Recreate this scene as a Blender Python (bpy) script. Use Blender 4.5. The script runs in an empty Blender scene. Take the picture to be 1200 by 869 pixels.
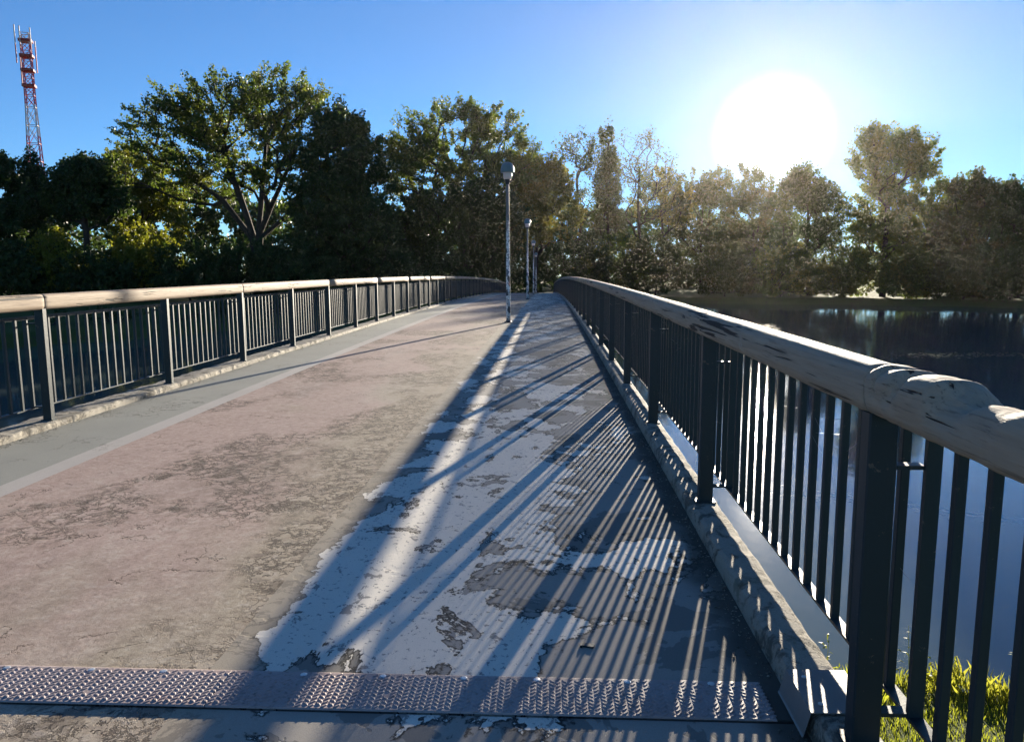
import bpy, math, random
import numpy as np
from mathutils import Vector, Matrix, Quaternion

SC = bpy.context.scene
COL = SC.collection
R = math.radians
rng = np.random.default_rng(7)

# ------------------------------------------------------------------ camera
CAM_H = 1.598
F_PX, PITCH, YAW, ROLL = 879.4, R(7.389), R(2.955), R(-0.285)
cam_d = bpy.data.cameras.new('camera')
cam_d.sensor_width = 36.0
cam_d.lens = F_PX / 1200 * 36.0
cam_d.clip_start = 0.05
cam_d.clip_end = 6000
cam = bpy.data.objects.new('camera', cam_d)
COL.objects.link(cam)
fwd = Vector((-math.sin(YAW) * math.cos(PITCH), math.cos(YAW) * math.cos(PITCH), -math.sin(PITCH)))
q_cam = fwd.to_track_quat('-Z', 'Y') @ Quaternion((0, 0, 1), ROLL)
cam.matrix_world = Matrix.Translation((0, 0, CAM_H)) @ q_cam.to_matrix().to_4x4()
SC.camera = cam
MCAM = q_cam.to_matrix()


def ray(px, py):
    """direction of a photograph pixel, scaled so that its Y is one metre"""
    v = MCAM @ Vector(((px - 600) / F_PX, -(py - 434.5) / F_PX, -1))
    return v / v.y


def pt(px, py, Y):
    return ray(px, py) * Y + Vector((0, 0, CAM_H))


# ------------------------------------------------------------------ sky, sun, exposure
SUN_AZ, SUN_EL = R(15.7), R(9.5)
sun_dir = Vector((math.sin(SUN_AZ) * math.cos(SUN_EL), math.cos(SUN_AZ) * math.cos(SUN_EL), math.sin(SUN_EL)))
world = bpy.data.worlds.new('World')
SC.world = world
world.use_nodes = True
wn, wl = world.node_tree.nodes, world.node_tree.links
wn.clear()
sky = wn.new('ShaderNodeTexSky')
sky.sky_type = 'NISHITA'
sky.sun_disc = False
sky.sun_elevation = SUN_EL
sky.sun_rotation = SUN_AZ
sky.altitude = 50
sky.air_density = 0.8
sky.dust_density = 0.0
sky.ozone_density = 5.0
bg = wn.new('ShaderNodeBackground')
bg.inputs['Strength'].default_value = 0.05
hs = wn.new('ShaderNodeHueSaturation'); hs.inputs['Saturation'].default_value = 1.0
wl.new(sky.outputs[0], hs.inputs['Color']); wl.new(hs.outputs[0], bg.inputs['Color'])
# the sun's own disc and aureole, fixed to the sun's direction in the sky
tc = wn.new('ShaderNodeTexCoord')
dot = wn.new('ShaderNodeVectorMath'); dot.operation = 'DOT_PRODUCT'
dot.inputs[1].default_value = sun_dir
wl.new(tc.outputs['Generated'], dot.inputs[0])
acos = wn.new('ShaderNodeMath'); acos.operation = 'ARCCOSINE'; acos.use_clamp = False
wl.new(dot.outputs['Value'], acos.inputs[0])
ramp = wn.new('ShaderNodeValToRGB')
ramp.color_ramp.interpolation = 'EASE'
sc_ = wn.new('ShaderNodeMath'); sc_.operation = 'MULTIPLY'; sc_.inputs[1].default_value = 1 / R(30)
wl.new(acos.outputs[0], sc_.inputs[0]); wl.new(sc_.outputs[0], ramp.inputs[0])
els = ramp.color_ramp.elements
els[0].position = 0.0; els[0].color = (1, .97, .88, 1)
els[1].position = 1.0; els[1].color = (0, 0, 0, 1)
for p_, c_ in ((.048, (1, .95, .84, 1)), (.076, (.22, .195, .145, 1)), (.10, (.030, .024, .015, 1)), (.15, (.006, .004, .002, 1)), (.26, (.001, .001, 0, 1)), (.5, (0, 0, 0, 1))):
    e_ = els.new(p_); e_.color = c_
bg2 = wn.new('ShaderNodeBackground')
bg2.inputs['Strength'].default_value = 3.0
wl.new(ramp.outputs[0], bg2.inputs['Color'])
addw = wn.new('ShaderNodeAddShader')
wl.new(bg.outputs[0], addw.inputs[0]); wl.new(bg2.outputs[0], addw.inputs[1])
wo = wn.new('ShaderNodeOutputWorld')
wl.new(addw.outputs[0], wo.inputs['Surface'])

sun_l = bpy.data.lights.new('sun', 'SUN')
sun_l.energy = 4.2
sun_l.angle = R(0.5)
sun_l.color = (1.0, 0.89, 0.72)
sun = bpy.data.objects.new('sun', sun_l)
sun.rotation_euler = sun_dir.to_track_quat('Z', 'Y').to_euler()
sun.location = (40, 120, 60)
COL.objects.link(sun)

SC.view_settings.view_transform = 'Standard'
SC.view_settings.look = 'None'
SC.view_settings.gamma = 1
SC.view_settings.use_curve_mapping = False
SC.view_settings.exposure = 1.97
SC.render.engine = 'CYCLES'
SC.cycles.use_denoising = True
SC.cycles.max_bounces = 5
SC.cycles.use_adaptive_sampling = True
SC.cycles.adaptive_threshold = 0.02
SC.cycles.diffuse_bounces = 2
SC.cycles.glossy_bounces = 3
SC.cycles.transmission_bounces = 3
SC.cycles.transparent_max_bounces = 4
SC.cycles.volume_bounces = 0
SC.cycles.caustics_reflective = False
SC.cycles.caustics_refractive = False

# ------------------------------------------------------------------ helpers


def link(o, parent=None):
    COL.objects.link(o)
    if parent is not None:
        o.parent = parent
        o.matrix_parent_inverse = Matrix.Identity(4)
    return o


def mesh(name, verts, faces, mat, smooth=False):
    me = bpy.data.meshes.new(name)
    if isinstance(verts, np.ndarray):
        faces = np.asarray(faces)
        k = faces.shape[1]
        me.vertices.add(len(verts)); me.vertices.foreach_set('co', verts.astype(np.float32).ravel())
        me.loops.add(faces.size); me.loops.foreach_set('vertex_index', faces.astype(np.int32).ravel())
        me.polygons.add(len(faces)); me.polygons.foreach_set('loop_start', np.arange(0, faces.size, k, dtype=np.int32))
        if smooth:
            me.polygons.foreach_set('use_smooth', np.ones(len(faces), bool))
        me.update(calc_edges=True)
    else:
        me.from_pydata(verts, [], faces)
        if smooth:
            for p in me.polygons:
                p.use_smooth = True
    me.materials.append(mat)
    return me


def obj(name, me, parent=None, loc=(0, 0, 0), rot=(0, 0, 0)):
    o = bpy.data.objects.new(name, me)
    o.location = loc; o.rotation_euler = rot
    return link(o, parent)


def tag(o, label=None, cat=None, group=None, kind=None):
    if label: o['label'] = label
    if cat: o['category'] = cat
    if group: o['group'] = group
    if kind: o['kind'] = kind
    return o


def thing(name, label, cat, loc=(0, 0, 0), rz=0, group=None):
    o = bpy.data.objects.new(name, None)
    o.empty_display_size = .3
    o.location = loc; o.rotation_euler = (0, 0, rz)
    link(o)
    return tag(o, label, cat, group)


class MB:
    """collects boxes, tubes and lathes into one mesh"""
    def __init__(s): s.v, s.f = [], []

    def add(s, v, f):
        n = len(s.v); s.v += [tuple(a) for a in v]; s.f += [tuple(i + n for i in a) for a in f]; return s

    def box(s, a, b, bev=0.0):
        x0, y0, z0 = a; x1, y1, z1 = b
        if bev <= 0:
            v = [(x0, y0, z0), (x1, y0, z0), (x1, y1, z0), (x0, y1, z0), (x0, y0, z1), (x1, y0, z1), (x1, y1, z1), (x0, y1, z1)]
            f = [(0, 3, 2, 1), (4, 5, 6, 7), (0, 1, 5, 4), (1, 2, 6, 5), (2, 3, 7, 6), (3, 0, 4, 7)]
            return s.add(v, f)
        # vertical edges chamfered
        c = [(x0 + bev, y0), (x1 - bev, y0), (x1, y0 + bev), (x1, y1 - bev), (x1 - bev, y1), (x0 + bev, y1), (x0, y1 - bev), (x0, y0 + bev)]
        v = [(x, y, z0) for x, y in c] + [(x, y, z1) for x, y in c]
        f = [tuple(range(7, -1, -1)), tuple(range(8, 16))] + [(i, (i + 1) % 8, 8 + (i + 1) % 8, 8 + i) for i in range(8)]
        return s.add(v, f)

    def bar(s, a, b, w, h, up=(0, 0, 1)):
        a, b = Vector(a), Vector(b); d = (b - a).normalized()
        x = d.cross(Vector(up))
        if x.length < 1e-4: x = d.cross(Vector((1, 0, 0)))
        x.normalize(); y = x.cross(d)
        v = [p + x * sx * w / 2 + y * sy * h / 2 for p in (a, b) for sx, sy in ((-1, -1), (1, -1), (1, 1), (-1, 1))]
        return s.add(v, [(3, 2, 1, 0), (4, 5, 6, 7), (0, 1, 5, 4), (1, 2, 6, 5), (2, 3, 7, 6), (3, 0, 4, 7)])

    def tube(s, a, b, r0, r1, n=8):
        a, b = Vector(a), Vector(b); d = (b - a).normalized()
        x = d.orthogonal().normalized(); y = d.cross(x)
        v = [p + (x * math.cos(t) + y * math.sin(t)) * r for p, r in ((a, r0), (b, r1)) for t in [2 * math.pi * i / n for i in range(n)]]
        f = [(i, (i + 1) % n, n + (i + 1) % n, n + i) for i in range(n)] + [tuple(range(n - 1, -1, -1)), tuple(range(n, 2 * n))]
        return s.add(v, f)

    def lathe(s, prof, n=20, c=(0, 0)):
        v = [(c[0] + r * math.cos(2 * math.pi * i / n), c[1] + r * math.sin(2 * math.pi * i / n), z) for r, z in prof for i in range(n)]
        f = [(k * n + i, k * n + (i + 1) % n, (k + 1) * n + (i + 1) % n, (k + 1) * n + i) for k in range(len(prof) - 1) for i in range(n)]
        f += [tuple(range(n - 1, -1, -1)), tuple(range((len(prof) - 1) * n, len(prof) * n))]
        return s.add(v, f)

    def build(s, name, mat, parent=None, smooth=False, loc=(0, 0, 0), rot=(0, 0, 0)):
        return obj(name, mesh(name, s.v, s.f, mat, smooth), parent, loc, rot)


def vnoise(p, seed=0):
    """value noise, -1..1, for an (n, 3) array"""
    i = np.floor(p).astype(np.int64); f = p - i; f = f * f * (3 - 2 * f)
    def h(a):
        n = (a[:, 0] * 73856093) ^ (a[:, 1] * 19349663) ^ (a[:, 2] * 83492791) ^ (seed * 2654435761 % 1000003)
        n = (n ^ (n >> 13)) * 1274126177 & 0x7fffffff
        return (n % 100003) / 50001.5 - 1
    r = 0
    for dx in (0, 1):
        for dy in (0, 1):
            for dz in (0, 1):
                w = (f[:, 0] if dx else 1 - f[:, 0]) * (f[:, 1] if dy else 1 - f[:, 1]) * (f[:, 2] if dz else 1 - f[:, 2])
                r = r + w * h(i + np.array([dx, dy, dz]))
    return r


def fbm(p, seed=0, oct=4):
    return sum(vnoise(p * 2 ** k, seed + k) * .5 ** k for k in range(oct))


# ------------------------------------------------------------------ materials
class NT:
    def __init__(s, name):
        s.m = bpy.data.materials.new(name); s.m.use_nodes = True
        s.n, s.l = s.m.node_tree.nodes, s.m.node_tree.links
        s.n.clear()
        s.out = s.n.new('ShaderNodeOutputMaterial')
        s.b = s.n.new('ShaderNodeBsdfPrincipled')
        s.l.new(s.b.outputs[0], s.out.inputs['Surface'])
        s.tc = s.n.new('ShaderNodeTexCoord')
        s.co = s.tc.outputs['Object']

    def put(s, sock, v):
        if hasattr(v, 'links') or isinstance(v, bpy.types.NodeSocket): s.l.new(v, sock)
        elif isinstance(v, (tuple, list)) and len(v) == 3 and sock.type == 'RGBA': sock.default_value = (*v, 1)
        else: sock.default_value = v

    def math(s, op, a, b=0.0, c=None, clamp=False):
        n = s.n.new('ShaderNodeMath'); n.operation = op; n.use_clamp = clamp
        s.put(n.inputs[0], a); s.put(n.inputs[1], b)
        if c is not None: s.put(n.inputs[2], c)
        return n.outputs[0]

    def scale(s, v, loc=(0, 0, 0), co=None):
        n = s.n.new('ShaderNodeMapping'); s.l.new(co or s.co, n.inputs['Vector'])
        n.inputs['Scale'].default_value = v; n.inputs['Location'].default_value = loc
        return n.outputs[0]

    def noise(s, sc, det=4, rough=.55, dist=0.0, co=None, color=False):
        n = s.n.new('ShaderNodeTexNoise'); s.l.new(co or s.co, n.inputs['Vector'])
        n.inputs['Scale'].default_value = sc; n.inputs['Detail'].default_value = det
        n.inputs['Roughness'].default_value = rough; n.inputs['Distortion'].default_value = dist
        return n.outputs['Color' if color else 'Fac']

    def vor(s, sc, feat='F1', co=None, out='Distance', rnd=1.0):
        n = s.n.new('ShaderNodeTexVoronoi'); n.feature = feat; s.l.new(co or s.co, n.inputs['Vector'])
        n.inputs['Scale'].default_value = sc; n.inputs['Randomness'].default_value = rnd
        return n.outputs[out]

    def step(s, v, a, b):
        n = s.n.new('ShaderNodeMapRange'); n.interpolation_type = 'SMOOTHSTEP'
        s.put(n.inputs['Value'], v); n.inputs['From Min'].default_value = a; n.inputs['From Max'].default_value = b
        return n.outputs[0]

    def mix(s, f, a, b):
        n = s.n.new('ShaderNodeMix'); n.data_type = 'RGBA'
        s.put(n.inputs[0], f); s.put(n.inputs[6], a); s.put(n.inputs[7], b)
        return n.outputs[2]

    def xyz(s, co=None):
        n = s.n.new('ShaderNodeSeparateXYZ'); s.l.new(co or s.co, n.inputs[0]); return n.outputs

    def bump(s, h, dist=.01, strength=1.0):
        n = s.n.new('ShaderNodeBump'); s.put(n.inputs['Height'], h)
        n.inputs['Distance'].default_value = dist; n.inputs['Strength'].default_value = strength
        s.l.new(n.outputs[0], s.b.inputs['Normal']); return n

    def set(s, col=None, rough=None, spec=None, metal=None):
        if col is not None: s.put(s.b.inputs['Base Color'], col)
        if rough is not None: s.put(s.b.inputs['Roughness'], rough)
        if spec is not None: s.put(s.b.inputs['Specular IOR Level'], spec)
        if metal is not None: s.put(s.b.inputs['Metallic'], metal)
        return s


def cracks(t, co, sc, width, seed_off):
    n = t.noise(sc, 6, .65, .4, t.scale((1, 1, 1), seed_off, co))
    d = t.math('ABSOLUTE', t.math('SUBTRACT', n, .5))
    return t.math('SUBTRACT', 1, t.step(d, width * .4, width))


def m_walk():
    t = NT('peeling_walkway_coating')
    x, y, _ = t.xyz()
    xw = t.math('ADD', x, t.math('MULTIPLY', t.math('SUBTRACT', t.noise(2.4, 5, .6, .3), .5), .55))
    big = t.noise(1.2, 2, .5, .3, t.scale((1.2, .75, 1), (3.1, 1.7, 0)))
    med = t.noise(2.1, 9, .64, .55, t.scale((1, .8, 1), (7, 2, 0)))
    fin = t.noise(8.5, 6, .65, .4, t.scale((1, .75, 1), (2, 4, 0)))
    v = t.math('ADD', t.math('ADD', t.math('MULTIPLY', big, .55), t.math('MULTIPLY', med, 1.0)), t.math('MULTIPLY', fin, .36))
    # the coating survives best a step away from the lamps, worst along the right kerb
    lane = t.math('SUBTRACT', t.step(x, -1.42, -1.12), t.math('MULTIPLY', t.step(x, -.45, .55), 1.25))
    near = t.math('SUBTRACT', 1, t.step(y, 4.5, 9.0))
    v = t.math('ADD', v, t.math('MULTIPLY', lane, t.math('ADD', .035, t.math('MULTIPLY', near, .105))))
    v = t.math('SUBTRACT', v, t.math('MULTIPLY', t.math('SUBTRACT', 1, t.step(xw, -1.40, -1.16)), .22))
    v = t.math('SUBTRACT', v, t.math('MULTIPLY', t.math('SUBTRACT', 1, t.step(y, 2.6, 3.35)), .13))
    th = 1.005
    white = t.step(v, th, th + .007)
    rim = t.math('MULTIPLY', t.step(v, th - .045, th - .006), t.math('SUBTRACT', 1, white))
    v2 = t.noise(2.1, 5, .6, .4, t.scale((1, .9, 1), (1, 9, 0)))
    low = t.step(v2, .535, .541)
    spots = t.step(t.noise(30, 4, .65), .60, .635)
    spots2 = t.step(t.noise(9, 5, .7, .3, t.scale((1, .7, 1))), .605, .62)
    grain = t.noise(260, 2, .7)
    wcol = t.mix(t.noise(1.7, 4), (.70, .64, .54), (.86, .80, .69))
    wcol = t.mix(t.math('MAXIMUM', t.math('MULTIPLY', spots, .75), t.math('MULTIPLY', spots2, .8)), wcol, (.19, .185, .18))
    g1 = t.mix(t.noise(1.3, 5), (.32, .29, .25), (.41, .375, .325))
    g1 = t.mix(low, g1, (.23, .212, .185))
    g1 = t.mix(t.math('MULTIPLY', rim, .92), g1, (.022, .022, .022))
    col = t.mix(white, g1, wcol)
    tan = t.math('MULTIPLY', t.math('SUBTRACT', 1, t.step(xw, -1.40, -.98)), t.math('SUBTRACT', 1, white))
    tcol = t.mix(t.noise(3.1, 6, .65), (.31, .255, .185), (.45, .39, .30))
    tcr = t.math('MAXIMUM', cracks(t, t.scale((1, 1.15, 1)), 3.4, .020, (0, 0, 0)), t.step(t.noise(6.5, 8, .72, .5, t.scale((1, .8, 1), (6, 6, 0))), .545, .565))
    tcol = t.mix(t.math('MULTIPLY', tcr, .6), tcol, (.11, .09, .07))
    col = t.mix(t.math('MULTIPLY', tan, .8), col, tcol)
    dirt = t.math('MULTIPLY', t.step(t.math('ADD', x, t.math('MULTIPLY', t.noise(3, 5), .28)), .78, .98), .9)
    col = t.mix(dirt, col, (.075, .072, .058))
    col = t.mix(t.math('MULTIPLY', t.step(grain, .35, .75), .22), col, (.05, .05, .05))
    t.set(col, t.math('SUBTRACT', .78, t.math('MULTIPLY', white, .04)), .08)
    hgt = t.math('ADD', t.math('MULTIPLY', white, .0022), t.math('MULTIPLY', t.math('SUBTRACT', 1, low), .001))
    hgt = t.math('ADD', hgt, t.math('MULTIPLY', grain, .0008))
    t.bump(hgt, 1.0, .8)
    return t.m


def m_lane():
    t = NT('worn_red_lane_coating')
    x, y, _ = t.xyz()
    wear = t.noise(.55, 4, .6, .5, t.scale((1.1, .55, 1), (4.2, .4, 0)))
    side = t.math('ADD', t.math('MULTIPLY', t.step(x, -3.0, -1.35), .22), t.math('MULTIPLY', t.math('SUBTRACT', 1, t.step(y, 2.0, 7.5)), .12))
    w = t.step(t.math('ADD', wear, side), .52, .76)
    pink = t.mix(t.noise(2.3, 5, .6), (.43, .31, .258), (.54, .41, .35))
    tan = t.mix(t.noise(3.1, 6, .65), (.36, .295, .215), (.52, .445, .34))
    col = t.mix(w, pink, tan)
    pale = t.step(t.noise(1.1, 5, .6, .3, t.scale((1, .35, 1), (8, 8, 0))), .5, .75)
    col = t.mix(t.math('MULTIPLY', pale, .35), col, (.55, .48, .42))
    flat = t.scale((1, 1.15, 1))
    gate = t.step(t.math('ADD', t.noise(.75, 4, .6, .3, t.scale((1, .7, 1), (2, 5, 0))), t.math('MULTIPLY', side, .28)), .50, .60)
    cr = t.math('MULTIPLY', t.math('MAXIMUM', cracks(t, flat, 3.4, .020, (0, 0, 0)), cracks(t, flat, 8.0, .030, (5, 3, 1))), gate)
    cr2 = t.math('MULTIPLY', cracks(t, flat, 1.6, .006, (9, 1, 2)), t.step(t.noise(2.2, 3), .5, .6))
    cr = t.math('MAXIMUM', cr, cr2)
    flake = t.math('MULTIPLY', t.step(t.noise(6.5, 8, .72, .5, t.scale((1, .8, 1), (6, 6, 0))), .525, .545), gate)
    col = t.mix(t.math('MULTIPLY', flake, .6), col, (.12, .095, .075))
    stain = t.step(t.noise(.9, 6, .65, .6, t.scale((1, .5, 1), (1, 12, 0))), .5, .7)
    col = t.mix(t.math('MULTIPLY', stain, .32), col, (.17, .13, .105))
    col = t.mix(t.math('MULTIPLY', cr, .85), col, (.055, .045, .038))
    grain = t.noise(220, 2, .75)
    col = t.mix(t.math('MULTIPLY', t.step(grain, .35, .7), .30), col, (.09, .072, .06))
    pale_specks = t.step(t.noise(150, 1, .5, 0, t.scale((1, 1, 1), (3, 3, 3))), .74, .78)  # pale specks mixed at random into the lane colour
    col = t.mix(t.math('MULTIPLY', pale_specks, .5), col, (.62, .56, .5))
    mid = t.noise(46, 5, .8)
    col = t.mix(t.math('MULTIPLY', t.step(mid, .46, .66), .38), col, (.13, .10, .08))
    mot = t.noise(13, 6, .75, .2)
    col = t.mix(t.math('MULTIPLY', t.step(mot, .5, .68), .35), col, (.60, .52, .44))
    col = t.mix(t.math('MULTIPLY', t.step(mot, .5, .34), .35), col, (.17, .125, .10))
    t.set(col, .8, .1)
    hgt = t.math('SUBTRACT', t.math('MULTIPLY', grain, .0022), t.math('MULTIPLY', cr, .003))
    hgt = t.math('ADD', hgt, t.math('MULTIPLY', t.noise(30, 4), .002))
    t.bump(hgt, 1.0, 1.0)
    return t.m


def m_strip(name, a, b, wear=.5, cr_amt=.8):
    t = NT(name)
    col = t.mix(t.noise(1.9, 6, .6), a, b)
    flat = t.scale((1, 1.1, 1))
    gate = t.step(t.noise(1.0, 4, .6, .3), .50, .6)
    cr = t.math('MULTIPLY', cracks(t, flat, 3.2, .013, (1, 2, 0)), gate)
    col = t.mix(t.math('MULTIPLY', cr, cr_amt), col, (.06, .06, .05))
    grain = t.noise(240, 2, .75)
    col = t.mix(t.math('MULTIPLY', t.step(grain, .4, .75), wear), col, (.08, .08, .075))
    t.set(col, .7, .3)
    t.bump(t.math('SUBTRACT', t.math('MULTIPLY', grain, .0018), t.math('MULTIPLY', cr, .003)), 1.0, .8)
    return t.m


def m_concrete(name='weathered_kerb_concrete', a=(.27, .245, .20), b=(.44, .40, .33), moss=.5):
    t = NT(name)
    col = t.mix(t.noise(2.5, 6, .65), a, b)
    st = t.step(t.noise(6, 7, .75, .4), .50, .60)
    col = t.mix(t.math('MULTIPLY', st, .75), col, (.06, .055, .045))
    ms = t.step(t.noise(3.3, 5, .7, .3, t.scale((1, 1, 1), (4, 4, 4))), .56, .66)
    col = t.mix(t.math('MULTIPLY', ms, moss), col, (.06, .065, .03))
    g = t.noise(120, 3, .75)
    col = t.mix(t.math('MULTIPLY', t.step(g, .45, .7), .35), col, (.09, .08, .07))
    t.set(col, .85, .2)
    t.bump(t.math('ADD', t.math('MULTIPLY', g, .007), t.math('MULTIPLY', st, -.006)), 1.0, .9)
    return t.m


def m_paint(name, a, rough=.45):
    t = NT(name)
    n = t.noise(5, 5, .6)
    col = t.mix(n, a, tuple(c * 1.5 + .004 for c in a))
    rust = t.step(t.noise(16, 6, .75, .3), .62, .66)
    col = t.mix(t.math('MULTIPLY', rust, .6), col, (.17, .13, .10))
    t.set(col, t.math('ADD', rough - .1, t.math('MULTIPLY', n, .25)), .4)
    t.bump(t.noise(60, 3), .0012, .5)
    return t.m


def m_wood():
    t = NT('weathered_log_wood')
    g = t.noise(1, 6, .65, .3, t.scale((38, 2.2, 38)))
    g2 = t.noise(1, 5, .6, .2, t.scale((110, 3.5, 110)))
    col = t.mix(g, (.24, .175, .12), (.48, .38, .275))
    col = t.mix(t.math('MULTIPLY', t.step(g2, .54, .68), .6), col, (.12, .09, .065))
    gap = t.step(t.noise(1, 3, .6, .4, t.scale((24, .9, 24), (3, 1, 2))), .60, .63)
    col = t.mix(gap, col, (.035, .026, .02))
    lich = t.step(t.noise(5.5, 5, .7, .3), .63, .70)
    col = t.mix(t.math('MULTIPLY', lich, .5), col, (.40, .38, .31))
    t.set(col, .72, .25)
    h = t.math('SUBTRACT', t.math('ADD', t.math('MULTIPLY', g, .004), t.math('MULTIPLY', g2, .0015)), t.math('MULTIPLY', gap, .006))
    t.bump(h, 1.0, .9)
    return t.m


def m_plate():
    t = NT('worn_steel_tread')
    n = t.noise(3, 6, .65)
    col = t.mix(n, (.30, .235, .22), (.43, .355, .335))
    rust = t.step(t.noise(1.1, 5, .6, .3), .48, .66)
    col = t.mix(t.math('MULTIPLY', rust, .6), col, (.34, .21, .17))
    col = t.mix(t.math('MULTIPLY', t.step(t.noise(45, 4, .7), .5, .68), .45), col, (.07, .055, .05))
    t.set(col, .58, .4, 0)
    t.bump(t.noise(180, 3, .7), .0012, .6)
    return t.m


def m_simple(name, a, b, sc=4, rough=.7, spec=.3, metal=0, bump=.002, bsc=40):
    t = NT(name)
    t.set(t.mix(t.noise(sc, 5, .6), a, b), rough, spec, metal)
    if bump: t.bump(t.noise(bsc, 4, .65), bump, .7)
    return t.m


def m_leaf(name, dark, light, warm, trans=.42, warm_amt=.2):
    t = NT(name)
    geo = t.n.new('ShaderNodeNewGeometry')
    r = geo.outputs['Random Per Island']
    n = t.noise(.32, 3, .55, 0, t.tc.outputs['Object'])
    col = t.mix(r, dark, light)
    w = t.math('MULTIPLY', t.step(t.math('ADD', n, t.math('MULTIPLY', r, .18)), .62 - warm_amt * .3, .86 - warm_amt * .3), .85)
    col = t.mix(w, col, warm)
    t.set(col, .5, .25)
    tr = t.n.new('ShaderNodeBsdfTranslucent')
    tcol = t.mix(.35, col, (light[0] * 2.2 + .03, light[1] * 2.0 + .03, light[2] * .8))
    t.l.new(tcol, tr.inputs['Color'])
    mx = t.n.new('ShaderNodeMixShader'); mx.inputs[0].default_value = trans
    t.l.new(t.b.outputs[0], mx.inputs[1]); t.l.new(tr.outputs[0], mx.inputs[2])
    t.l.new(mx.outputs[0], t.out.inputs['Surface'])
    return t.m


def m_bark():
    t = NT('ridged_bark')
    n = t.noise(1, 6, .7, .3, t.scale((9, 9, 1.4)))
    t.set(t.mix(n, (.018, .014, .011), (.065, .052, .04)), .9, .15)
    t.bump(n, .03, .8)
    return t.m


def m_sticker_pole():
    t = NT('sticker_covered_pole')
    x, y, z = t.xyz()
    co = t.scale((11, 11, 6))
    cell = t.vor(1.0, 'F1', co, 'Color')
    s = t.n.new('ShaderNodeSeparateColor'); t.l.new(cell, s.inputs[0])
    pal = t.n.new('ShaderNodeValToRGB'); pal.color_ramp.interpolation = 'CONSTANT'
    cols = ((0, (.72, .71, .68)), (.30, (.06, .065, .07)), (.42, (.78, .76, .70)), (.66, (.14, .17, .21)), (.74, (.45, .45, .43)), (.93, (.3, .15, .12)))
    e = pal.color_ramp.elements
    e[0].color = (*cols[0][1], 1); e[1].position = cols[1][0]; e[1].color = (*cols[1][1], 1)
    for p, c in cols[2:]:
        k = e.new(p); k.color = (*c, 1)
    t.l.new(s.outputs[0], pal.inputs[0])
    scr = t.step(t.noise(19, 4, .7), .53, .56)
    col = t.mix(t.math('MULTIPLY', scr, .8), pal.outputs[0], (.035, .038, .042))
    # stickers thin out above reach
    up = t.step(t.math('ADD', z, t.math('MULTIPLY', t.noise(9, 3), 1.2)), 3.0, 3.9)
    col = t.mix(up, col, (.12, .14, .145))
    t.set(col, .55, .3)
    t.bump(t.vor(1.0, 'DISTANCE_TO_EDGE', co), .002, .5)
    return t.m


def m_mast():
    t = NT('red_white_mast_paint')
    x, y, z = t.xyz()
    f = t.math('FRACT', t.math('MULTIPLY', t.math('ADD', z, 5.5), 1 / 19.0))
    band = t.step(f, .349, .351)
    t.set(t.mix(band, (.46, .38, .36), (.42, .022, .02)), .5, .3)
    return t.m


def m_water():
    t = NT('lake_water')
    t.set((.085, .115, .115), .06, 1.0)
    t.b.inputs['IOR'].default_value = 1.333
    w = t.math('ADD', t.noise(1.6, 4, .6, .3, t.scale((1, .7, 1))), t.math('MULTIPLY', t.noise(.35, 3, .5, 0, t.scale((1, .6, 1))), 1.6))
    t.bump(w, .009, .55)
    return t.m


def m_ground():
    t = NT('bank_earth_and_turf')
    n = t.noise(.12, 6, .6)
    col = t.mix(t.step(n, .35, .65), (.055, .075, .02), (.085, .105, .028))
    col = t.mix(t.math('MULTIPLY', t.step(t.noise(1.7, 6, .7), .52, .66), .7), col, (.07, .055, .032))
    t.set(col, .95, .1)
    t.bump(t.noise(9, 6, .7), .05, .8)
    return t.m


M = dict(walk=m_walk(), lane=m_lane(),
         line=m_strip('faded_lane_line', (.40, .365, .32), (.52, .475, .425), .3, .4),
         edge=m_strip('grey_edge_strip', (.25, .25, .21), (.36, .35, .30), .35),
         kerb=m_concrete(), slab=m_concrete('slab_concrete', (.2, .2, .19), (.3, .3, .28), .2),
         steel=m_paint('dark_green_rail_paint', (.010, .021, .025)), wood=m_wood(), plate=m_plate(),
         cap=m_simple('zinc_sheet', (.17, .17, .165), (.25, .245, .235), 5, .5, .5, .3),
         screw=m_simple('bright_screw', (.6, .6, .58), (.7, .7, .68), 20, .35, .5, .6, 0),
         bark=m_bark(), pole=m_sticker_pole(), mast=m_mast(), water=m_water(), ground=m_ground(),
         hood=m_simple('green_enamel_hood', (.07, .13, .14), (.11, .18, .185), 9, .4, .5),
         glass=m_simple('opal_lamp_glass', (.62, .5, .44), (.72, .6, .54), 5, .3, .5, 0, 0),
         deckred=m_simple('dark_red_platform', (.24, .02, .018), (.32, .03, .025), 2, .6, .3, 0, 0),
         antenna=m_simple('antenna_grey', (.3, .3, .31), (.42, .42, .42), 3, .5, .3, 0, 0),
         leaf_green=m_leaf('green_leaves', (.028, .056, .015), (.085, .128, .025), (.15, .13, .022), .52, .3),
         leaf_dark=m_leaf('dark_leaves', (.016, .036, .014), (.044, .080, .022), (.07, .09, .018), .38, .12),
         leaf_yellow=m_leaf('yellow_green_leaves', (.075, .10, .014), (.15, .17, .022), (.21, .18, .02), .5, .3),
         leaf_gold=m_leaf('golden_leaves', (.05, .068, .016), (.11, .118, .022), (.17, .13, .02), .5, .35),
         leaf_rust=m_leaf('dull_brown_leaves', (.026, .042, .014), (.062, .082, .022), (.085, .072, .02), .42, .2),
         grass=m_leaf('grass_blades', (.11, .15, .016), (.21, .24, .028), (.28, .25, .05), .6, .3))

# ------------------------------------------------------------------ bridge profile
S0, RC, KX = .01218, 2237.0, -6e-5
D_END = 97.0
SPAN = 2.4544
Z_WATER, Z_LAWN, Z_FAR = -2.30, -1.72, -1.55


def zd(d): return S0 * d - d * d / (2 * RC)


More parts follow.
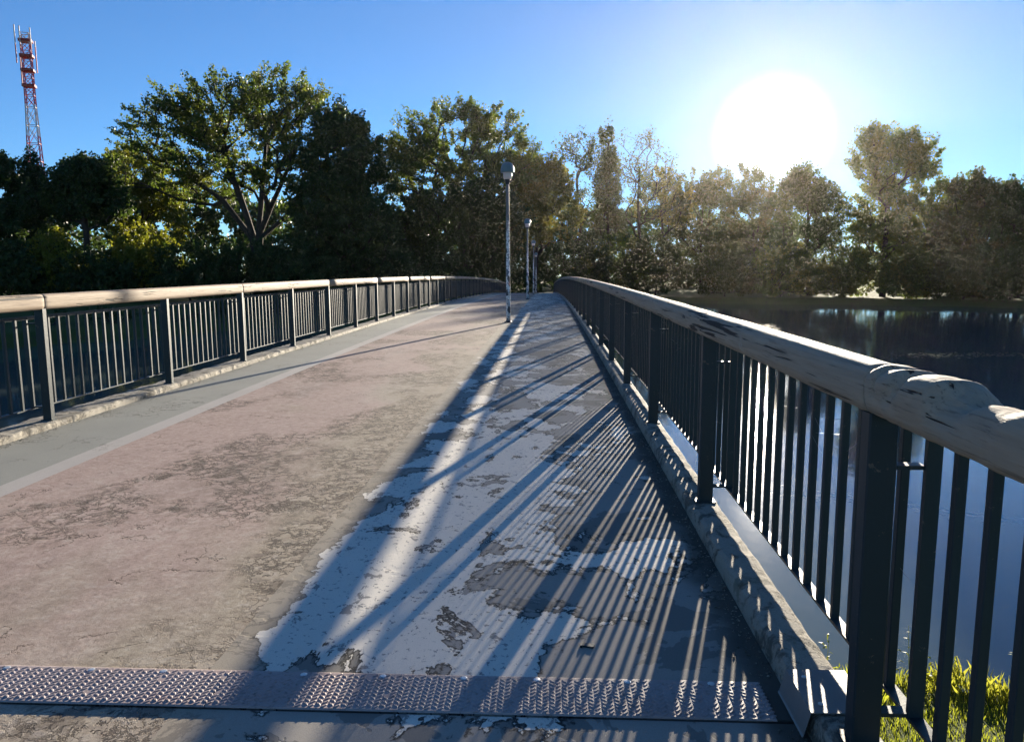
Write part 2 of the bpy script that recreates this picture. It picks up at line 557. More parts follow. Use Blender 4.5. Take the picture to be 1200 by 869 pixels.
def xo(d): return KX * d * d if d > 0 else 0.0


def slope(d): return S0 - d / RC


def dirz(d): return math.atan2(-2 * KX * d, 1) if d > 0 else 0.0


# ------------------------------------------------------------------ terrain, water
def shore_far(x):
    """Y of the far water line"""
    x = np.asarray(x, float)
    left = 96 - np.clip((-7 - x) / 9, 0, 1) * 34 - np.clip((-14 - x) / 16, 0, 1) * 26 - np.clip((-40 - x) / 60, 0, 1) * 8
    right = 98 - np.clip((x - 18) / 34, 0, 2.2) * 17
    return np.where(x < 0, left, right) + 1.5 * np.sin(x * .21) + .8 * np.sin(x * .57 + 1)


def ground_z(x, y):
    near = 6.0 + .35 * np.sin(x * .9 + .4) + .2 * np.sin(x * 2.3) + np.clip(np.abs(x) - 25, 0, 400) * .03
    far = shore_far(x)
    a = np.clip((y - near) / 1.1, 0, 1)
    z = Z_LAWN + (-4.2 - Z_LAWN) * (a * a * (3 - 2 * a))
    z = z + np.clip((near - .3 - y) * .15, 0, 1.1) * (y < near) - .1 * (1 - a)
    b = np.clip((y - far + 1.0) / 3.0, 0, 1)
    zf = -4.2 + (Z_FAR + 4.2) * (b * b * (3 - 2 * b)) + np.clip((y - far - 8) / 60, 0, 1) * 1.2
    return np.where(y > far - 1.5, zf, z)


gx = np.unique(np.concatenate([np.linspace(-280, -120, 8), np.linspace(-120, -12, 55), np.linspace(-12, 16, 80), np.linspace(16, 120, 53), np.linspace(120, 280, 8)]))
gy = np.unique(np.concatenate([np.linspace(-60, -6, 8), np.linspace(-6, 9, 60), np.linspace(9, 50, 8), np.linspace(50, 125, 76), np.linspace(125, 190, 8)]))
GX, GY = np.meshgrid(gx, gy)
GZ = ground_z(GX, GY)
nx, ny = len(gx), len(gy)
idx = np.arange(nx * ny).reshape(ny, nx)
gf = np.stack([idx[:-1, :-1], idx[:-1, 1:], idx[1:, 1:], idx[1:, :-1]], -1).reshape(-1, 4)
tag(obj('ground', mesh('ground', np.stack([GX, GY, GZ], -1).reshape(-1, 3), gf, M['ground'], True)), kind='structure')
wv = np.array([(-278, 3, Z_WATER), (278, 3, Z_WATER), (278, 135, Z_WATER), (-278, 135, Z_WATER)], float)
tag(obj('water', mesh('water', wv, [[0, 1, 2, 3]], M['water'])), kind='structure')

# ------------------------------------------------------------------ the footbridge
bridge = thing('footbridge', 'long arched footbridge with worn red cycle lane and peeling grey walkway', 'bridge', (0, 2.6, -1.7))
BL = Vector((0, -2.6, 1.7))       # parts are modelled in world coordinates


def part(name, me, parent=bridge):
    o = obj(name, me, parent, BL if parent is bridge else (0, 0, 0)); return o


def ds(d0, d1, n): return np.linspace(d0, d1, n)


def strip(name, a0, a1, d0, d1, mat, thick=.03, n=70, zo=0.0):
    v, f = [], []
    D = ds(d0, d1, n)
    for d in D:
        for a, z in ((a0, 0), (a1, 0), (a1, -thick), (a0, -thick)):
            v.append((a + xo(d), d, zd(d) + z + zo))
    for i in range(n - 1):
        for j in range(4):
            k = (j + 1) % 4
            f.append((i * 4 + j, i * 4 + k, i * 4 + 4 + k, i * 4 + 4 + j)[::-1])
    f += [(0, 1, 2, 3), tuple((n - 1) * 4 + j for j in (3, 2, 1, 0))]
    return part(name, mesh(name, v, f, mat))


A_KL, A_LINE0, A_LINE1, A_EDGE, A_KR = -5.0, -4.07, -3.87, -1.36, .885
PL0, PL1 = 2.50, 2.755
for nm, a0, a1, mt in (('edge_strip', A_KL, A_LINE0, 'edge'), ('lane_line', A_LINE0, A_LINE1, 'line'), ('red_lane', A_LINE1, A_EDGE, 'lane'), ('walkway', A_EDGE, A_KR, 'walk')):
    strip(nm, a0, a1, PL0 + .02, D_END, M[mt])
    strip(nm, a0, a1, -9, PL0 - .004, M[mt], n=12)
# slab and girders under the surfacing
sl = strip('slab', -5.34, 1.065, PL0 + .02, D_END, M['slab'], .34, 60, -.0305)
for a in (-4.0, -2.0, 0.0):
    strip('girder', a - .2, a + .2, 5.5, 95, M['steel'], .5, 40, -.372)
strip('abutment', -5.34, 1.065, -9, PL0 - .004, M['slab'], 2.6, 6, -.0305)
# a pier on each third of the crossing
for d in (35, 66):
    b = MB().box((-3.6 + xo(d), d - .4, -5.0), (-.4 + xo(d), d + .4, zd(d) - .875), .1)
    b.build('pier', M['slab'], bridge, loc=BL)


# kerbs: cast in lengths, with a chamfered inner arris and a rough top
def kerb(side, d0, d1, fine):
    inner, outer = (A_KR, 1.075) if side > 0 else (A_KL, -5.35)
    s = 1 if side > 0 else -1
    hk = .094 if side > 0 else .064
    prof = [(inner, -.02), (inner + s * .004, hk * .48), (inner + s * .012, hk * .83), (inner + s * .032, hk * .98), (inner + s * .10, hk), (outer - s * .02, hk - .004), (outer, hk - .022), (outer + s * .002, -.34)]
    n = max(3, int((d1 - d0) / (.03 if fine else .5)))
    D = ds(d0 + .004, d1 - .004, n); k = len(prof)
    v = np.array([(a + xo(d), d, zd(d) + z) for d in D for a, z in prof])
    if fine:
        w = np.clip((v[:, 2] - np.repeat([zd(d) for d in D], k)) / .05, 0, 1)[:, None]
        nn = np.stack([fbm(v * 9 + 31 * j, 5 + j, 3) for j in range(3)], -1)
        v = v + nn * (np.array([.006, 0, .004]) if side > 0 else np.array([.016, 0, .007])) * w
    f = [(i * k + j, i * k + k + j, i * k + k + j + 1, i * k + j + 1) for i in range(n - 1) for j in range(k - 1)]
    if side > 0: f = [a[::-1] for a in f]
    caps = [tuple(range(k)), tuple(range((n - 1) * k, n * k))]
    f += caps if side < 0 else [c[::-1] for c in caps]
    part('kerb', mesh('kerb', [tuple(a) for a in v], f, M['kerb']))


for side in (1, -1):
    edges = [-9, -4, 0, 2.42, 2.66] + [2.66 + 4.9 * i for i in range(1, 19)] + [D_END]
    for a, b in zip(edges[:-1], edges[1:]):
        kerb(side, a, b, b < 13 and side > 0 or (side < 0 and 4 < b < 18))
# sheet-metal caps where the kerb crosses the movement joint
for s, inner, outer in ((1, A_KR - .03, 1.09), (-1, A_KL + .03, -5.37)):
    t = .004
    prof = [(inner - s * .004, .012), (inner, .016), (inner + s * .022, .1), (outer, .101), (outer, .05)]
    v = [(a, d, zd(d) + z + u) for d in (2.40, 2.675) for u in (0, t) for a, z in prof]
    f = []
    for j in range(4):
        f += [(j, j + 1, 11 + j, 10 + j), (5 + j, 15 + j, 16 + j, 6 + j), (j, 5 + j, 6 + j, j + 1), (10 + j, 11 + j, 16 + j, 15 + j)]
    cp = part('kerb_cap', mesh('kerb_cap', v, f, M['cap']))
    for y in (2.62, 2.45):
        MB().lathe([(.009, 0), (.009, .003), (.004, .005)], 10).build('screw_head', M['screw'], cp, loc=(inner + s * .07, y, zd(y) + .105))
# chequered tread plate over the joint: two sheets, raised lugs, countersunk screws
for k, (x0, x1) in enumerate(((-4.96, -1.262), (-1.259, .80))):
    zt = zd(2.62) + .010
    b = MB()
    b.v = [(x0, PL0, zt - .006), (x1, PL0, zt - .006), (x1, PL1, zt - .0065 + .002), (x0, PL1, zt - .0065 + .002), (x0, PL0 + .004, zt), (x1 - .003, PL0 + .004, zt), (x1 - .003, PL1 - .012, zt + .001), (x0, PL1 - .012, zt + .001)]
    b.f = [(0, 3, 2, 1), (4, 5, 6, 7), (0, 1, 5, 4), (1, 2, 6, 5), (2, 3, 7, 6), (3, 0, 4, 7)]
    pl = b.build('tread_plate', M['plate'], bridge, loc=BL)
    lug = MB(); PITCH_L = .0475
    for i in range(int((x1 - x0) / PITCH_L) + 1):
        for j in range(10):
            for h_ in (0, 1):
                cx = x0 + .008 + i * PITCH_L + (.5 if h_ else 0) * PITCH_L + (j % 2) * 0
                cy = PL0 + .018 + j * .0237 + (0 if h_ == 0 else .0118)
                if cy > PL1 - .02 or cx > x1 - .008: continue
                if rng.random() < .01: continue
                ang = R(45 if (h_ == 0) else -45); L, W, H = .0165, .0060, .0032 * rng.uniform(.75, 1.1)
                c, s = math.cos(ang), math.sin(ang)
                rim = [(L * math.cos(u) * c - W * math.sin(u) * s, L * math.cos(u) * s + W * math.sin(u) * c) for u in [math.pi / 4 * q for q in range(8)]]
                zz = zt + .0002
                v = [(cx + a, cy + e, zz) for a, e in rim] + [(cx + a * .55, cy + e * .55, zz + H) for a, e in rim]
                lug.add(v, [(q, (q + 1) % 8, 8 + (q + 1) % 8, 8 + q) for q in range(8)] + [tuple(range(8, 16))])
    tag(lug.build('raised_lugs', M['plate'], pl), kind='stuff')
    for xs in np.arange(x0 + .28, x1, .315):
        MB().lathe([(.014, 0), (.014, .0016), (.008, .003)], 10).build('screw_head', M['screw'], pl, loc=(xs + rng.uniform(-.02, .02), PL1 - .030, zt + .001))

# ------------------------------------------------------------------ railings
POST_O = {1: 2.2733, -1: 7.287 - 3 * SPAN}
A_POST = {1: .992, -1: -5.108}
KERB_H = {1: .09, -1: .062}
Z_TOPBAR, Z_BOTBAR, Z_RAILC, RAIL_R = 1.10, .185, {1: 1.220, -1: 1.262}, .078


def rail_section(side, d0, d1, step, nseg, damage, parent, seed):
    """one weathered round log, slightly flattened, cracked ends eased"""
    n = max(4, int((d1 - d0) / step)); D = ds(d0 + .003, d1 - .003, n)
    if step < .1:
        D = np.concatenate([[d0 + .003, d0 + .006, d0 + .012], D[1:-1], [d1 - .012, d1 - .006, d1 - .003]]); n = len(D)
    th = np.linspace(0, 2 * math.pi, nseg, endpoint=False)
    v = []
    for d in D:
        e = min(d - d0, d1 - d)
        ease = 1 - .10 * max(0, 1 - e / .018) ** 2 if step < .1 else 1
        for a in th:
            cx, sx = math.cos(a), math.sin(a)
            ex = 2.7 if side > 0 else 4.0
            r = ease * (abs(cx / .070) ** ex + abs(sx / RAIL_R) ** ex) ** (-1 / ex)
            v.append((cx * r, d, sx * r))
    v = np.array(v)
    if step < .3:
        p = v * np.array([14, 1.6, 14]) + seed * 7.3
        rr = 1 + .022 * fbm(p, seed, 3) + .010 * vnoise(v * np.array([46, 4, 46]) + seed, seed + 9)
        if damage:
            Y = v[:, 1]; ang = np.arctan2(v[:, 2], v[:, 0]); wob = .035 * vnoise(v * 22, 3)
            top = np.clip(np.sin(ang) * .8 + .35, 0, 1)
            Yw = Y + wob + .05 * np.cos(ang)
            def notch(c, w, k): return k * np.exp(-np.abs((Yw - c) / w) ** 3)
            rr = rr - top * (notch(2.245, .010, .12) + notch(2.155, .014, .26) + notch(2.045, .030, .36) + notch(1.775, .060, .50) + notch(1.66, .09, .22))
            rr = rr + top * (notch(2.205, .035, .05) + notch(2.10, .035, .08) + notch(1.935, .075, .13) + notch(1.86, .03, .08))
            rr = rr + .03 * vnoise(v * 30, 12) * (np.abs(Y - 1.95) < .35)
        v[:, 0] *= rr; v[:, 2] *= rr
    off = A_POST[side] + side * .012
    for i in range(len(v)):
        d = v[i, 1]
        v[i, 0] += off + xo(d); v[i, 2] += zd(d) + Z_RAILC[side]
    f = [(i * nseg + j, i * nseg + (j + 1) % nseg, (i + 1) * nseg + (j + 1) % nseg, (i + 1) * nseg + j) for i in range(n - 1) for j in range(nseg)]
    f = [a[::-1] for a in f]
    f += [tuple(range(nseg)), tuple(range(n * nseg - 1, (n - 1) * nseg - 1, -1))]
    me = mesh('handrail', [tuple(a) for a in v], f, M['wood'], True)
    return obj('handrail', me, parent)


_bal = MB().box((-.0148, -.0148, Z_BOTBAR + .006), (.0148, .0148, Z_TOPBAR - .006), .003)
ME_BAL = mesh('baluster', _bal.v, _bal.f, M['steel'])
Z_PT = 1.16
_post = MB().box((-.044, -.032, 0), (.044, .032, Z_PT), .005)
ME_POST = mesh('post', _post.v, _post.f, M['steel'])
_base = MB().box((-.062, -.048, -.002), (.062, .048, .012), .008)
ME_BASE = mesh('base_plate', _base.v, _base.f, M['steel'])
_fr = MB()
HL = SPAN / 2
_fr.box((-.022, -HL + .004, Z_BOTBAR - .006), (.022, HL - .004, Z_BOTBAR + .006))
_fr.box((-.007, -HL + .004, Z_TOPBAR - .016), (.007, HL - .004, Z_TOPBAR + .018))
_fr.box((-.0225, HL - .024, Z_BOTBAR - .0065), (.0225, HL - .004, Z_TOPBAR - .0165))
ME_FR = mesh('infill_panel', _fr.v, _fr.f, M['steel'])
NB = 14
BAL_Y = [(-(NB - 1) / 2 + i) * .1636 for i in range(NB)]

for side, nm in ((1, 'right'), (-1, 'left')):
    lab = {1: 'backlit railing on the water side by the lamp walkway, dark bars under split log handrail',
           -1: 'sunlit railing beside the grey edge strip, dark green bars under pale log handrail'}[side]
    rl = thing('railing', lab, 'railing', (A_POST[side], 0, 0), 0, 'log topped railings of the bridge')
    inv = Vector((-A_POST[side], 0, 0))
    _b = MB().box((min(side * .042, side * .131), -.022, -.007), (max(side * .042, side * .131), .022, .007))
    me_br = mesh('bracket', _b.v, _b.f, M['steel'])
    k0, k1 = -2, int((D_END - POST_O[side]) / SPAN)
    fb = MB(); nbal = 0
    for k in range(k0, k1 + 1):
        d = POST_O[side] + k * SPAN
        x, z = xo(d), zd(d) + KERB_H[side]
        po = obj('post', ME_POST, rl, (x, d, z - .002), (0, 0, dirz(d)))
        po.scale.z = (Z_RAILC[side] - RAIL_R + .012 - KERB_H[side] + .002) / Z_PT
        obj('base_plate', ME_BASE, po)
        for zb in (Z_BOTBAR + .02 - KERB_H[side], Z_TOPBAR - .03 - KERB_H[side]):
            obj('bracket', me_br, po, (0, 0, zb))
        # infill panel from this post to the next
        if k < k1:
            dm = d + SPAN / 2
            pn = obj('infill_panel', ME_FR, rl, (side * .150 + xo(dm), dm, zd(dm)), (math.atan(slope(dm)), 0, dirz(dm)))
            for y in BAL_Y:
                if (side < 0 and k < 1) or (k < -1): shown = False
                else: shown = True
                if nbal < 294 and shown:
                    obj('baluster', ME_BAL, pn, (0, y, 0)); nbal += 1
                else:
                    s = slope(dm)
                    c0 = np.array([side * .150 + xo(dm + y), dm + y, zd(dm) + s * y])
                    fb.box(c0 + (-.0148, -.0148, Z_BOTBAR + .006), c0 + (.0148, .0148, Z_TOPBAR - .006))
    tag(fb.build('far_balusters', M['steel'], rl), kind='stuff')
    joints = [0, 1, 3] if side > 0 else [1, 3]
    js = [k0 - .3] + ([-1] if side < 0 else []) + joints + list(range(5, k1, 2)) + [k1 + .2]
    for a, b in zip(js[:-1], js[1:]):
        d0, d1 = POST_O[side] + a * SPAN, POST_O[side] + b * SPAN
        near = d1 < 22
        o = rail_section(side, d0, d1, .012 if (side > 0 and d0 < 3) else (.05 if near else .6), 48 if (side > 0 and d0 < 5) else (28 if near else 12), side > 0 and b == 0, rl, int(a * 3 + 11 + side))
        o.location = inv

# ------------------------------------------------------------------ lamps


def lamp(d, label):
    t = thing('lamp_post', label, 'lamp post', (-1.22 + xo(d), d, zd(d)), rng.uniform(-.3, .3), 'lamp posts along the bridge walkway')
    MB().lathe([(.12, 0), (.12, .018), (.085, .03), (.085, .05)], 20).build('base_flange', M['steel'], t, True)
    MB().lathe([(.066, .05), (.064, .3), (.064, 1.1), (.060, 1.14), (.052, 2.4), (.044, 3.95), (.042, 4.02)], 18).build('pole', M['pole'], t, True)
    hd = MB().lathe([(.05, 4.0), (.056, 4.02), (.056, 4.09), (.085, 4.11), (.09, 4.14)], 18).build('lamp_neck', M['steel'], t, True)
    y = MB()
    for s in (-1, 1):       # two hoops that carry the hood
        pts = [(s * .05, 0, 4.05), (s * .12, 0, 4.09), (s * .172, 0, 4.18), (s * .185, 0, 4.30), (s * .182, 0, 4.38)]
        for a, b in zip(pts[:-1], pts[1:]): y.tube(a, b, .011, .011, 6)
    y.build('yoke', M['steel'], hd)
    g = MB().lathe([(.09, 4.14), (.118, 4.17), (.128, 4.25), (.128, 4.345)], 20).build('diffuser', M['glass'], t, True)
    h = MB().lathe([(.185, 4.335), (.198, 4.33), (.200, 4.36), (.196, 4.44), (.176, 4.52), (.135, 4.585), (.075, 4.62), (.02, 4.632)], 24)
    h.build('hood', M['hood'], t, True)


for d, l in ((22.25, 'sticker-covered lamp post closest to the steel tread plate'), (44.0, 'slim lamp post between the sticker-covered post and the bridge crest'),
             (65.75, 'small lamp post just beyond the crest of the bridge'), (87.5, 'smallest lamp post, closest to the wooded far bank')):
    lamp(d, l)

# ------------------------------------------------------------------ mast
MD = 165.0
mp = pt(35, 110, MD); mz = float(ground_z(np.array([mp.x]), np.array([MD]))[0])
top_z = pt(33, 33, MD).z - mz
mast = thing('lattice_mast', 'tall red and white lattice radio mast rising behind the trees', 'radio mast', (mp.x, MD, mz), R(22))
kpx = MD * 1.02 / F_PX


def mw(z):      # half width of the square lattice
    f = z / top_z
    return 2.1 - 1.25 * min(1, f / .72) if f < .72 else .85


zs = list(np.linspace(0, top_z * .70, 11)) + list(np.linspace(top_z * .745, top_z * .98, 8))
for sx in (-1, 1):
    for sy in (-1, 1):
        b = MB()
        for a, c in zip(zs[:-1], zs[1:]):
            b.tube((sx * mw(a), sy * mw(a), a), (sx * mw(c), sy * mw(c), c), .11, .10, 6)
        b.build('leg', M['mast'], mast)
for a, c in zip(zs[:-1], zs[1:]):
    b = MB()
    for q in range(4):
        ca, sa = [(1, 1), (-1, 1), (-1, -1), (1, -1)][q], [(-1, 1), (-1, -1), (1, -1), (1, 1)][q]
        p = lambda s, z: (s[0] * mw(z), s[1] * mw(z), z)
        b.tube(p(ca, a), p(sa, c), .06, .06, 5); b.tube(p(sa, a), p(ca, c), .06, .06, 5); b.tube(p(ca, c), p(sa, c), .07, .07, 5)
    b.build('bracing', M['mast'], mast)
for i, py in enumerate((48, 66, 83, 101)):
    z = pt(33, py, MD).z - mz; w = 1.25
    MB().box((-w, -w, z - .25), (w, w, z + .25), .3).build('platform', M['deckred'], mast)
for i, (ax, ay, py0, py1) in enumerate(((-1.75, -.9, 31, 76), (-1.5, 1.0, 62, 98), (1.3, -1.5, 34, 62), (1.6, .8, 46, 84), (-.7, -1.5, 33, 60))):
    z0, z1 = pt(33, py1, MD).z - mz, pt(33, py0, MD).z - mz
    MB().box((ax - .10, ay - .10, z0), (ax + .10, ay + .10, z1), .03).build('antenna', M['mast'], mast)

# ------------------------------------------------------------------ trees


def leaf_cloud(centres, rad, per, size, g, out=None):
    """leaf-sized folded faces scattered in sprays round clump centres"""
    n = len(centres) * per
    c = np.repeat(centres, per, 0); r = np.repeat(rad, per)
    off = g.normal(size=(n, 3)); off *= (g.random(n) ** .45 / np.maximum(np.linalg.norm(off, axis=1), 1e-6))[:, None]
    off *= np.array([1, 1, .8])
    if out is not None:         # stretched along the twig
        o = np.repeat(out, per, 0); k = (off * o).sum(1)[:, None]
        off = (off - k * o) * .62 + o * (k * 1.55 + .25)
    c = c + off * r[:, None]
    s = size * g.uniform(.55, 1.35, n)
    a = g.normal(size=(n, 3)); a[:, 2] -= .4; a /= np.linalg.norm(a, axis=1)[:, None]
    b = g.normal(size=(n, 3)); b -= a * (a * b).sum(1)[:, None]; b /= np.linalg.norm(b, axis=1)[:, None]
    nn = np.cross(a, b)
    L, W = (s)[:, None], (s * .42)[:, None]
    v = np.stack([c - a * L * .5, c + b * W + nn * W * .35, c + a * L * .5, c - b * W + nn * W * .35], 1).reshape(-1, 3)
    f = np.arange(n * 4).reshape(-1, 4)
    return v, f


def skeleton(stems, clumps, g, base_r):
    """greedy branching from stem poly-lines to every clump"""
    P, par = [], []
    for st in stems:
        prev = -1
        for q in st:
            if prev == -1 and P and np.linalg.norm(np.array(q) - P[0]) < 1e-6:
                prev = 0; continue
            P.append(np.array(q, float)); par.append(prev); prev = len(P) - 1
    root = P[0]
    cost = [0.0]
    for i in range(1, len(P)):
        cost.append(cost[par[i]] + np.linalg.norm(P[i] - P[par[i]]))
    order = np.argsort(np.linalg.norm(clumps - root, axis=1))
    P, cost = list(P), list(cost)
    term = []
    for i in order:
        c = clumps[i]
        A = np.array(P); dd = np.linalg.norm(A - c, axis=1)
        sc = dd + .32 * np.array(cost) + 2.5 * np.maximum(0, A[:, 2] - c[2] + .2)
        sc[0] += 1e3
        k = int(np.argmin(sc))
        a = P[k]; L = dd[k]
        m = (a + c) / 2 + g.normal(size=3) * L * .07 + np.array([0, 0, .06 * L])
        P.append(m); par.append(k); cost.append(cost[k] + L / 2)
        P.append(c); par.append(len(P) - 2); cost.append(cost[-1] + L / 2)
        term.append(len(P) - 1)
    n = len(P)
    w = np.zeros(n); w[term] = 1.0
    for i in range(n - 1, 0, -1):
        w[par[i]] += w[i]
    rad = base_r * (w / w[0]) ** .43
    return np.array(P), np.array(par), np.maximum(rad, .016)


def tubes(P, par, rad):
    ks = np.nonzero(par >= 0)[0]
    a, b = P[par[ks]], P[ks]
    ra = np.minimum(rad[par[ks]], rad[ks] * 1.35); rb = rad[ks]
    d = b - a; L = np.linalg.norm(d, axis=1); ok = L > 1e-4
    a, b, ra, rb, d = a[ok], b[ok], ra[ok], rb[ok], d[ok] / L[ok][:, None]
    h = np.where(np.abs(d[:, 2:3]) < .9, np.array([[0, 0, 1.]]), np.array([[1., 0, 0]]))
    x = np.cross(d, h); x /= np.linalg.norm(x, axis=1)[:, None]; y = np.cross(d, x)
    m = 6
    t = np.arange(m) * 2 * math.pi / m
    ring = x[:, None, :] * np.cos(t)[None, :, None] + y[:, None, :] * np.sin(t)[None, :, None]
    v = np.concatenate([a[:, None] + ring * ra[:, None, None], (b + d * .02)[:, None] + ring * rb[:, None, None]], 1)
    k = len(a); base = (np.arange(k) * 2 * m)[:, None, None]
    q = np.array([(i, (i + 1) % m, m + (i + 1) % m, m + i) for i in range(m)])
    return v.reshape(-1, 3), (base + q[None]).reshape(-1, 4)


def in_lobes(lobes, n, g, gap, seed, shell=.5):
    vol = np.array([max(l[3] * l[4] * l[5], .01) ** .8 for l in lobes]); k = g.choice(len(lobes), size=n * 3, p=vol / vol.sum())
    L = np.array(lobes)[k]
    u = g.normal(size=(n * 3, 3)); u /= np.linalg.norm(u, axis=1)[:, None]
    p = L[:, :3] + u * (g.random(n * 3) ** (1 / 3 * (1 - shell) + .05))[:, None] * L[:, 3:6]
    keep = fbm(p * .38, seed, 2) > gap
    return p[keep][:n]


def tree(name, label, cat, Y, base_px, lobes_px, leaf, n_clump, per, size, base_r, seed, stems_px=None, group=None, gap=-.25, depth=.75, clump_r=.85, shell=.5, trunk_top=None):
    """lobes_px: (cx, cy, rx, ry) outlines of the crown's masses, in photograph pixels at distance Y"""
    g = np.random.default_rng(seed)
    s = Y / F_PX * 1.01
    bx = pt(base_px, 330, Y).x
    bz = float(ground_z(np.array([bx]), np.array([Y]))[0]) - .05
    root = np.array([0, 0, 0.])
    o = thing(name, label, cat, (bx, Y, bz), 0, group)
    base = Vector((bx, Y, bz))
    lobes = []
    for l in lobes_px:
        cx, cy, rx, ry = l[:4]
        dy = l[4] if len(l) > 4 else g.uniform(-.35, .35) * rx * s
        c = pt(cx, cy, Y + dy) - base
        lobes.append((c.x, c.y, c.z, rx * s, rx * s * depth, ry * s))
    pts = in_lobes(lobes, int(n_clump * 1.35), g, gap, seed, shell)
    pts = pts[pts[:, 2] > .4]
    if stems_px:
        stems = []
        for st in stems_px:
            q = [root]
            for i, (x, y) in enumerate(st):
                p = pt(x, y, Y + g.uniform(-1, 1) * (.6 * i)) - base; q.append(np.array(p))
            stems.append(q)
    else:
        cz = np.mean([l[2] for l in lobes]); tz = max(l[2] + l[5] * .6 for l in lobes)
        cxm = np.average([l[0] for l in lobes]); cym = np.average([l[1] for l in lobes])
        tt = trunk_top or .75
        stems = [[root] + [np.array([cxm * f + g.normal() * .15, cym * f + g.normal() * .15, tz * tt * f]) for f in (.2, .4, .6, .8, 1)]]
    P, par, rad = skeleton(stems, pts, g, base_r)
    v, f = tubes(P, par, rad)
    obj('trunk', mesh('trunk', v, f, M['bark'], True), o)
    ctr = pts.mean(0) - np.array([0, 0, 2.0])
    od = pts - ctr + g.normal(size=pts.shape) * 1.2; od[:, 2] += np.linalg.norm(od, axis=1) * .35
    od /= np.linalg.norm(od, axis=1)[:, None]
    v, f = leaf_cloud(pts, clump_r * g.uniform(.6, 1.25, len(pts)), int(per * 1.75), size * .66, g, od)
    obj('crown', mesh('crown', v, f, M[leaf]), o)
    return o


GT = 'trees on the far bank'
LEAFY = 1.0


def T(*a, **k): k.setdefault('group', GT); return tree('tree', *a, **k)


T('big spreading green tree with fanning stems and sky gaps', 'tree', 82, 300,
  [(205, 165, 62, 48), (255, 130, 55, 42), (320, 118, 52, 38), (352, 150, 52, 48), (285, 170, 60, 42), (240, 205, 62, 34), (345, 205, 48, 40), (165, 195, 36, 30), (300, 100, 34, 22), (385, 185, 38, 36), (215, 118, 34, 24)],
  'leaf_green', 700, 36, .38, .6, 11, [[(296, 280), (282, 262), (262, 236), (235, 200), (205, 170)], [(297, 278), (288, 250), (276, 215), (262, 170), (252, 140)], [(303, 270), (306, 240), (309, 200), (312, 160), (318, 125)], [(304, 275), (315, 248), (330, 215), (345, 180), (352, 150)], [(306, 278), (330, 258), (355, 235), (380, 200)]],
  gap=-.3, clump_r=.8)
T('dense dark green tree right of the fanning tree, leafy to the ground', 'tree', 80, 405,
  [(400, 185, 44, 48), (425, 215, 32, 48), (385, 250, 48, 50), (420, 275, 42, 45), (360, 280, 40, 40), (405, 155, 26, 22)],
  'leaf_dark', 520, 46, .48, .35, 12, gap=-.6)
T('tall green tree behind the first lamp post with several stems', 'tree', 103, 500,
  [(490, 165, 38, 34), (535, 152, 46, 32), (578, 160, 36, 34), (600, 190, 30, 34), (510, 205, 52, 40), (560, 210, 50, 38), (470, 195, 28, 34), (545, 132, 26, 12)],
  'leaf_green', 680, 32, .44, .55, 13, [[(498, 270), (490, 240), (480, 205), (472, 180)], [(502, 268), (506, 235), (512, 195), (520, 155)], [(505, 270), (520, 240), (545, 200), (560, 165)], [(508, 272), (535, 250), (570, 225), (595, 195)]],
  gap=-.26)
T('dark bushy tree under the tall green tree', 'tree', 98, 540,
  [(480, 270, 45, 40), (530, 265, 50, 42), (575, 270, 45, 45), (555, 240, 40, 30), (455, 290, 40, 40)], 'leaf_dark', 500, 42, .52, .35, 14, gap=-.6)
T('golden green tree beyond the second lamp post', 'tree', 108, 628,
  [(635, 225, 34, 32), (618, 205, 28, 24), (650, 250, 30, 34), (612, 255, 30, 36), (640, 200, 20, 16)], 'leaf_gold', 380, 36, .52, .3, 15, gap=-.35)
T('airy thin crowned tree beside the columnar poplar', 'tree', 112, 680,
  [(672, 190, 24, 26), (690, 215, 28, 34), (665, 235, 26, 34), (685, 175, 14, 16)], 'leaf_rust', 240, 8, .40, .28, 16, gap=-.15, clump_r=1.1)
T('columnar brownish poplar above the right handrail', 'tree', 110, 712,
  [(711, 175, 10, 26), (712, 215, 14, 34), (712, 255, 18, 34)], 'leaf_rust', 200, 26, .42, .28, 17, gap=-.5)
T('wide twiggy half bare tree next to the poplar', 'tree', 130, 748,
  [(742, 182, 30, 28), (765, 198, 24, 26), (735, 225, 36, 34), (770, 232, 26, 28), (728, 168, 14, 16), (752, 165, 14, 10)], 'leaf_rust', 300, 7, .40, .32, 18, gap=-.1, clump_r=1.2)
T('small golden leaved tree by the twiggy bare one', 'tree', 132, 776,
  [(772, 212, 20, 14), (765, 235, 24, 22), (790, 240, 20, 24)], 'leaf_gold', 150, 20, .46, .25, 19, gap=-.4)
T('leafy tree left of the low sun', 'tree', 136, 822,
  [(812, 225, 28, 24), (838, 222, 26, 22), (825, 255, 40, 36), (815, 295, 40, 36)], 'leaf_rust', 420, 26, .5, .3, 20, gap=-.25)
T('round crowned tree standing straight under the sun', 'tree', 130, 880,
  [(872, 222, 24, 24), (895, 228, 24, 24), (880, 260, 38, 36), (885, 300, 40, 36)], 'leaf_rust', 430, 26, .5, .32, 21, gap=-.25)
T('pointed dark tree right of the low sun', 'tree', 103, 948,
  [(948, 215, 24, 20), (935, 240, 28, 28), (962, 245, 26, 28), (945, 280, 38, 38), (950, 310, 36, 26)], 'leaf_dark', 440, 28, .5, .32, 22, gap=-.25)
T('tall lone tree with heavy crown towering over its neighbours', 'tree', 97, 1035,
  [(1030, 175, 30, 24), (1062, 178, 30, 22), (1082, 190, 18, 20), (1045, 200, 36, 24), (1018, 190, 20, 22), (1030, 245, 36, 36), (1035, 290, 40, 40), (1040, 160, 20, 12)], 'leaf_green', 560, 28, .48, .4, 23, gap=-.25)
